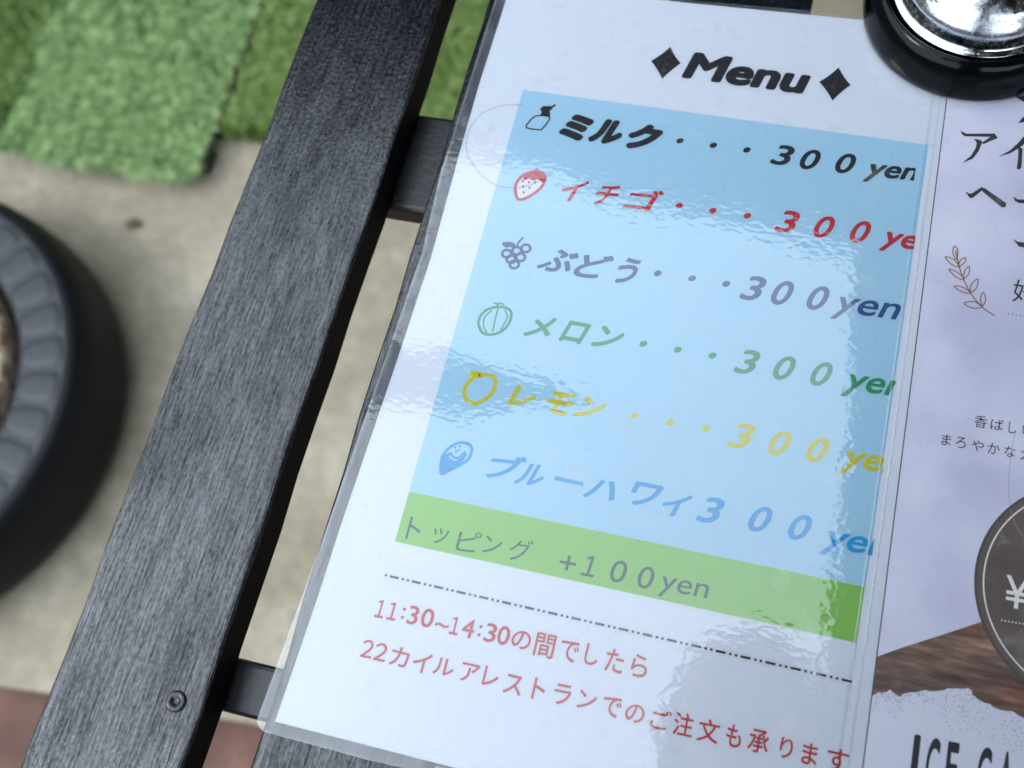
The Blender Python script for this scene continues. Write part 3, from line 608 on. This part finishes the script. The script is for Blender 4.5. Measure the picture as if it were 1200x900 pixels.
# torn paper edge and specks, printed
def torn_fill():
    pts = [(155.8, tn[0][1])] + curve_pts(tn[1:], 2); out = []
    for i, (x, y) in enumerate(pts): out.append((x, y + (.35*math.sin(i*2.7)+.25*math.sin(i*5.1) if 0 < i else 0)))
    return out
tf = torn_fill()
M_TORN = mat_paper('torn_paper_print', (.66, .67, .76))
rel(flat('torn_paper_print', [tf + [(372, -60), (156.1, -60)]], pz+.012, M_TORN, ps))
sp = []
for i in range(420):
    k = rng.random(); base = tf[int(k*(len(tf)-1))]
    dep = abs(rng.normal())*(2.2+ (4.0 if base[0] > 172 else 0)); x, y = base[0]+rng.normal()*1.2, base[1]-dep
    if x < 156.6: continue
    r = .09+rng.random()*.16; sp.append([(x-r, y), (x, y-r*.6), (x+r*1.2, y+r*.2), (x, y+r*.7)])
o = rel(flat('torn_edge_specks', sp, pz+.02, mat_ink('grey_speck_ink', (.16, .14, .15)), ps)); o['kind'] = 'stuff'
# round price mark
cc = (216.8, 29.6)
M_BROWN = (lambda t: t.pbr(Base_Color=t.ramp(t.noise(40, 4), [(.3, (.11, .082, .072)), (.6, (.17, .125, .10)), (.8, (.27, .17, .12))]), Roughness=.5, Specular_IOR_Level=.25))(NT('brown_roundel_print'))
rel(flat('round_price_mark', [disc(cc, 35.5, 96)], pz+.03, M_BROWN, ps))
rel(flat('round_price_ring', ribbon(disc(cc, 35.3, 96), .9, True, False), pz+.036, mat_ink('dark_olive_ink', (.075, .072, .07)), ps))
rel(flat('round_price_line', ribbon(disc(cc, 33.0, 96), .45, True, False), pz+.045, M_INK['white'], ps))
rel(lettering('yen_mark', RUNS['price_round'], pz+.05, M_INK['white'], ps))
(a0, b0), (a1, b1) = S['dots2']
rel(flat('dotted_rule', [disc((a0+i*1.02, b0+i*1.02*(b1-b0)/(a1-a0)), .26, 8) for i in range(50)], pz+.05, M_INK['white'], ps))
(a0, b0), (a1, b1) = S['dots']
rel(flat('dotted_rule', [disc((a0+i*1.25, b0+i*1.25*(b1-b0)/(a1-a0)), .22, 8) for i in range(50)], pz+.04, M_INK['cafe'], ps))
rel(flat('brush_heading', [S[k] for k in ('A_bar', 'A_leg', 'I_fall', 'I_leg', 'H_', 'bar', 'top1', 'top2', 'row3')], pz+.04, M_INK['cafe'], ps))
for kk in ('cafe_small', 'cafe_small_b', 'cafe_small_c'): rel(lettering('small_lettering', RUNS[kk], pz+.04, M_INK['cafe'], ps))
rel(lettering('block_title_lettering', RUNS['cafe_title'], pz+.04, M_INK['title'], ps))
rel(flat('leaf_sprig', ribbon(S['branch'], .42)+sum([ribbon(l, .38, True) for l in S['leaves']], []), pz+.04, M_INK['gold'], ps))
o = film_mesh([(154.55, 236), (155.95, -64), (376, -64), (376, 237)], .10, 'laminating_film', M_FILM2, ps); rel(o)

# ------------------------------------------------------------------ stray hairs
def hair(P, z, label, r=.055):
    P = curve_pts(P, 6); b = bmesh.new(); prev = None
    for i, (x, y) in enumerate(P):
        a = P[max(i-1, 0)]; c = P[min(i+1, len(P)-1)]; dx, dy = c[0]-a[0], c[1]-a[1]; q_ = math.hypot(dx, dy) or 1
        row = [b.verts.new(((x-dy/q_*r*math.cos(t))*MM, (y+dx/q_*r*math.cos(t))*MM, (z+r+r*math.sin(t))*MM)) for t in (0, 1.57, 3.14, 4.71)]
        if prev:
            for k in range(4): b.faces.new((prev[k], prev[(k+1) % 4], row[(k+1) % 4], row[k]))
        prev = row
    o = from_bm('stray_hair', b, M_HAIR, None, (0, 0, TOP)); return tag(o, label, 'hair')
M_HAIR = (lambda t: t.pbr(Base_Color=(.12, .13, .17), Roughness=.4))(NT('dark_hair'))
hair(S['hair_a'], .24, 'thin grey hair curled in a loop over the strawberry and milk icons')
hair(S['hair_b'], .13, 'thin grey hair on the lavender sheet above the round brown mark')

# ------------------------------------------------------------------ call bell
be = empty('call_bell', (.1595, .2415, TOP+.0004), 'chrome call bell with a thick black plastic base standing on the menu sheets', 'bell')
M_BASE = (lambda t: t.pbr(Base_Color=(.001, .0014, .0022), Roughness=.11, Specular_IOR_Level=.13, Normal=t.bump(t.noise(260, 3), .00004)))(NT('glossy_black_plastic'))
def mat_chrome():
    t = NT('worn_chrome'); n = t.noise(420, 5, .7); b_ = t.noise(60, 3)
    rg = t.ramp(t.math('ADD', t.math('MULTIPLY', n, .5), t.math('MULTIPLY', b_, .5)), [(.40, .06), (.60, .32)])
    pit = t.ramp(t.noise(1300, 3, .6), [(.58, 0.0), (.68, 1.0)])
    col = t.mixc(t.math('MULTIPLY', pit, .75), (.60, .63, .66), (.09, .09, .09))
    return t.pbr(Base_Color=col, Metallic=1.0, Roughness=rg, Normal=t.bump(t.noise(500, 4), .00006))
M_CHROME = mat_chrome()
prof = smooth_prof([(.030, 0), (.0385, .0003), (.0399, .0018), (.0400, .0050), (.0393, .0092), (.0380, .0128), (.0358, .0155), (.0342, .0158), (.0334, .0135)], 6)
from_bm('base', lathe_bm([(0, 0)] + prof + [(.0331, .009), (0, .009)], 128), M_BASE, be, smooth=True)
prof = [(.0300, .0120), (.0318, .0128), (.0325, .0138), (.0323, .0146), (.0313, .0150)]
prof += smooth_prof([(.0303, .0152), (.0296, .0164), (.0292, .0192), (.0286, .0214), (.0266, .0242), (.0235, .0280), (.0180, .0322), (.0110, .0350), (.0045, .0360), (.0, .0361)], 6)
from_bm('dome', lathe_bm(prof, 128), M_CHROME, be, (.0006, .0006, 0), smooth=True)
prof = smooth_prof([(.0022, .0350), (.0022, .0415), (.0060, .0420), (.0068, .0432), (.0060, .0446), (.0030, .0454), (0, .0456)], 5)
from_bm('plunger', lathe_bm(prof, 48), M_CHROME, be, smooth=True)

# ------------------------------------------------------------------ unseen roof and posts, outline shaped for the dark reflection in the film
def mat_roof():
    t = NT('dark_stained_timber'); v = t.mapping((30, 3, 30)); n = t.noise(1, 5, .6, v)
    return t.pbr(Base_Color=t.ramp(n, [(.3, (.010, .008, .007)), (.7, (.022, .018, .016))]), Roughness=.7)
M_ROOF = mat_roof()
rf = empty('canopy', (.3, 1.0, 0), 'unseen dark timber canopy, outline shaped for its reflection, over the far and right side of the table', 'canopy')
def rbox(name, *a, bev=.004): 
    o = from_bm(name, box_bm(*a, bev), M_ROOF, rf); o.location = (-.3, -1.0, 0); return o
ZC = TOP+1.38
b = sheet('r', [(-3.2, 1.46), (-1.271, 1.130), (-.49, 1.012), (-.30, 1.016), (-.20, .975), (.03, .960), (.252, .940), (.288, .63), (.300, .35), (.285, -1.6), (3.2, -1.6), (3.2, 3.4), (-3.2, 3.4)], ZC, ZC+.06, None)
o = from_bm('added_roof_deck', b, M_ROOF, rf); o.location = (-.3, -1.0, 0)
for x, y in ((-3.0, 3.2), (3.0, 3.2), (3.0, -1.4), (.9, 3.2)):
    rbox('post', x-.05, x+.05, y-.05, y+.05, 0, ZC-.002)
for k in range(6):
    y = 1.35+.38*k; rbox('rafter', -3.1, 3.1, y-.03, y+.03, ZC-.09, ZC-.003)

# unseen pennant, added to put a dark wedge into the film's reflection
pn = empty('added_pennant', (-.33, .55, TOP+1.36), 'unseen dark pennant added for a wedge of dark reflection beside the canopy edge', 'pennant')
b = sheet('p', [(x/1000+.33, y/1000-.55) for x, y in [(-520,604),(-450,588),(-373,594),(-264,573),(-190,566),(-114,552),(-180,538),(-237,520),(-331,488),(-420,492),(-505,474)]], .0, .004, None)
from_bm('cloth', b, M_ROOF, pn)
b = box_bm(-.002, .002, 0, .44, -.001, .003); o = from_bm('cord', b, M_ROOF, pn); o.location = (-.14, .035, .001)

# ------------------------------------------------------------------ person taking the picture (mirrored in the film) and their phone
def skin_body(name, joints, edges, root, mat, parent, sub=2):
    me = bpy.data.meshes.new(name); me.from_pydata([Vector(j[0]) for j in joints], edges, []); me.update()
    o = link(name, me, mat, parent)
    o.modifiers.new('skin', 'SKIN'); lay = me.skin_vertices[0] if me.skin_vertices else None
    for i, j in enumerate(joints):
        r = j[1]; lay.data[i].radius = (r, r) if not isinstance(r, tuple) else r
        lay.data[i].use_root = (i == root)
    s = o.modifiers.new('sub', 'SUBSURF'); s.levels = sub; s.render_levels = sub
    bpy.context.view_layer.update(); dg = bpy.context.evaluated_depsgraph_get()
    nm = bpy.data.meshes.new_from_object(o.evaluated_get(dg), depsgraph=dg)
    o.modifiers.clear(); o.data = nm
    if not nm.materials: nm.materials.append(mat)
    for p in nm.polygons: p.use_smooth = True
    return o
M_SKIN = (lambda t: t.pbr(Base_Color=(.45, .28, .20), Roughness=.5))(NT('skin'))
M_SHIRT = (lambda t: t.pbr(Base_Color=(.03, .035, .05), Roughness=.9))(NT('navy_cotton'))
M_PANTS = (lambda t: t.pbr(Base_Color=(.02, .02, .025), Roughness=.9))(NT('black_cotton'))
M_HEADHAIR = (lambda t: t.pbr(Base_Color=(.012, .009, .007), Roughness=.5))(NT('black_hair'))
pr = empty('person', (.24, -.50, 0), 'person in a navy top and black trousers leaning over the table to take a picture', 'person')
def off(js): return [((j[0][0]-.24, j[0][1]+.50, j[0][2]), j[1]) for j in js]
J = [((.24,-.52,.92),.13), ((.24,-.47,1.10),.125), ((.235,-.36,1.28),.135), ((.225,-.24,1.40),.10), ((.21,-.155,1.455),.055), ((.195,-.06,1.50),.06),
     ((.40,-.27,1.37),.055), ((.45,-.20,1.16),.045), ((.28,-.095,1.075),.030), ((.20,-.075,1.075),.028),
     ((.05,-.29,1.37),.055), ((-.02,-.24,1.16),.045), ((.03,-.12,1.08),.030), ((.055,-.09,1.078),.026),
     ((.32,-.52,.86),.09), ((.33,-.50,.48),.065), ((.33,-.53,.09),.042), ((.34,-.41,.035),.04),
     ((.16,-.52,.86),.09), ((.15,-.50,.48),.065), ((.15,-.53,.09),.042), ((.14,-.41,.035),.04)]
E = [(0,1),(1,2),(2,3),(3,4),(4,5),(3,6),(6,7),(7,8),(8,9),(3,10),(10,11),(11,12),(12,13),(0,14),(14,15),(15,16),(16,17),(0,18),(18,19),(19,20),(20,21)]
bd = skin_body('body', off(J), E, 0, M_SHIRT, pr)
bd.data.materials.append(M_PANTS)
for p in bd.data.polygons:
    if p.center.z < .96: p.material_index = 1
# head tilted down towards the phone
hb = bmesh.new(); bmesh.ops.create_icosphere(hb, subdivisions=4, radius=1)
for v in hb.verts:
    x, y, z = v.co
    f = max(0, y)                                       # +y: face
    jaw = 1-.28*max(0, -z)*(1 if y > -.2 else .6)
    nx, ny, nz = x*.076*jaw, y*.094*(1-.08*max(0, -z)), z*.115
    nose = math.exp(-((x/.14)**2+((z+.12)/.22)**2))*(y > 0)*.020*(1 if z < .1 else .4)
    sock = (math.exp(-(((abs(x)-.38)/.17)**2+((z-.06)/.12)**2)))*(y > 0)*.008
    lips = math.exp(-((x/.28)**2+((z+.50)/.07)**2))*(y > 0)*.004
    v.co = (nx, ny+nose-sock+lips, nz)
hd = from_bm('head', hb, M_SKIN, pr, (.175-.24, .045+.50, 1.565), smooth=True); hd.rotation_euler = (-1.0, 0, .05)
hb = bmesh.new(); bmesh.ops.create_icosphere(hb, subdivisions=4, radius=1)
for v in hb.verts[:]:
    if v.co.y > .15 and v.co.z < .55: hb.verts.remove(v)
for v in hb.verts:
    k = 1+.05*math.sin(v.co.x*23)*math.cos(v.co.z*19)
    v.co = (v.co.x*.088*k, v.co.y*.104*k-.004, max(v.co.z, -.55)*.126*k)
from_bm('hair', hb, M_HEADHAIR, hd, smooth=True)
for sx in (-1, 1):
    eb = bmesh.new(); bmesh.ops.create_uvsphere(eb, u_segments=12, v_segments=8, radius=1)
    for v in eb.verts: v.co = (v.co.x*.008+sx*.080, v.co.y*.020, v.co.z*.032)
    from_bm('ear', eb, M_SKIN, hd, smooth=True)
# hands closed on the phone edges
for sx, cx in ((1, .185), (-1, .045)):
    hj = [((cx+sx*.02, -.10, 1.080), .024), ((cx+sx*.002, -.082, 1.083), (.012, .03))]
    he = [(0, 1)]
    for q_, fy in enumerate((-.105, -.088, -.071, -.055)):
        i0 = len(hj); hj += [((cx-sx*.012, fy, 1.091), .009), ((cx-sx*.030, fy+.003, 1.090), .008), ((cx-sx*.044, fy+.005, 1.087), .0065)]
        he += [(1, i0), (i0, i0+1), (i0+1, i0+2)]
    i0 = len(hj); hj += [((cx+sx*.004, -.110, 1.066), .010), ((cx-sx*.016, -.106, 1.064), .008)]; he += [(0, i0), (i0, i0+1)]
    skin_body('hand', off(hj), he, 0, M_SKIN, pr, 1)
M_PHONE = (lambda t: t.pbr(Base_Color=(.015, .016, .02), Roughness=.25))(NT('phone_glass'))
ph = empty('phone', (.114, -.088, TOP+.3735), 'dark phone held flat above the menu by the person', 'phone')
ph.rotation_euler = cam.matrix_world.to_euler()
from_bm('case', box_bm(-.075, .075, -.037, .037, .0, .008, .003), M_PHONE, ph)

# ------------------------------------------------------------------ unseen fences and rendered wall, added to darken reflections near the horizon
M_FENCE = (lambda t: t.pbr(Base_Color=t.ramp(t.noise(1, 4, .6, t.mapping((20, 20, 1.5))), [(.3, (.05, .04, .03)), (.7, (.12, .095, .07))]), Roughness=.8))(NT('weathered_brown_timber'))
def fence(x, y, rot, n, label):
    f = empty('added_board_fence', (x, y, -.01), label, 'fence'); f.rotation_euler.z = rot
    me = bpy.data.meshes.new('board'); b = box_bm(0, .38, -.012, .012, 0, 2.5, .004, 1); b.to_mesh(me); b.free(); me.materials.append(M_FENCE)
    for k in range(n): link('board', me, None, f, (k*.395, 0, 0))
    for z in (.5, 2.0): from_bm('rail', box_bm(0, n*.395, .013, .05, z, z+.08, .004, 1), M_FENCE, f)
fence(-4.6, 4.6, -math.pi/2, 23, 'unseen brown board fence added for dark reflections to the left of the turf mats')
fence(-4.5, -4.4, 0, 23, 'unseen brown board fence added for dark reflections behind the person taking the picture')
fence(4.6, -4.4, math.pi/2, 23, 'unseen brown board fence added for dark reflections to the right of the table')
wb = sheet('w', [(-4.5, 4.7), (4.5, 4.7), (4.5, 4.9), (-4.5, 4.9)], -.02, 3.4, None)
w_ = from_bm('wall', wb, (lambda t: t.pbr(Base_Color=t.ramp(t.noise(3, 5), [(.3, (.16, .15, .14)), (.7, (.24, .225, .21))]), Roughness=.9, Normal=t.bump(t.noise(60, 4), .003)))(NT('grey_render')))
tag(w_, 'unseen grey rendered wall added for dark reflections beyond the canopy', 'wall')

# small withered leaf on the concrete
lb = bmesh.new(); N = 14; top = []; 
pts = [(math.cos(2*math.pi*i/N)*.009*(1+.2*math.sin(3*i)), math.sin(2*math.pi*i/N)*.006*(1+.25*math.cos(2*i))) for i in range(N)]
c0 = lb.verts.new((0, 0, .004)); rr = [lb.verts.new((x, y, .001+.003*abs(math.sin(i)))) for i, (x, y) in enumerate(pts)]
for i in range(N): lb.faces.new((c0, rr[i], rr[(i+1) % N]))
lf = from_bm('withered_leaf', lb, (lambda t: t.pbr(Base_Color=(.06, .06, .02), Roughness=.7))(NT('withered_leaf_green')), None, (-.586, .421, .001))
lf.rotation_euler.z = .4; lf.modifiers.new('thickness', 'SOLIDIFY').thickness = .0006
tag(lf, 'small withered olive leaf on the concrete between the green mats and the round black base', 'leaf')
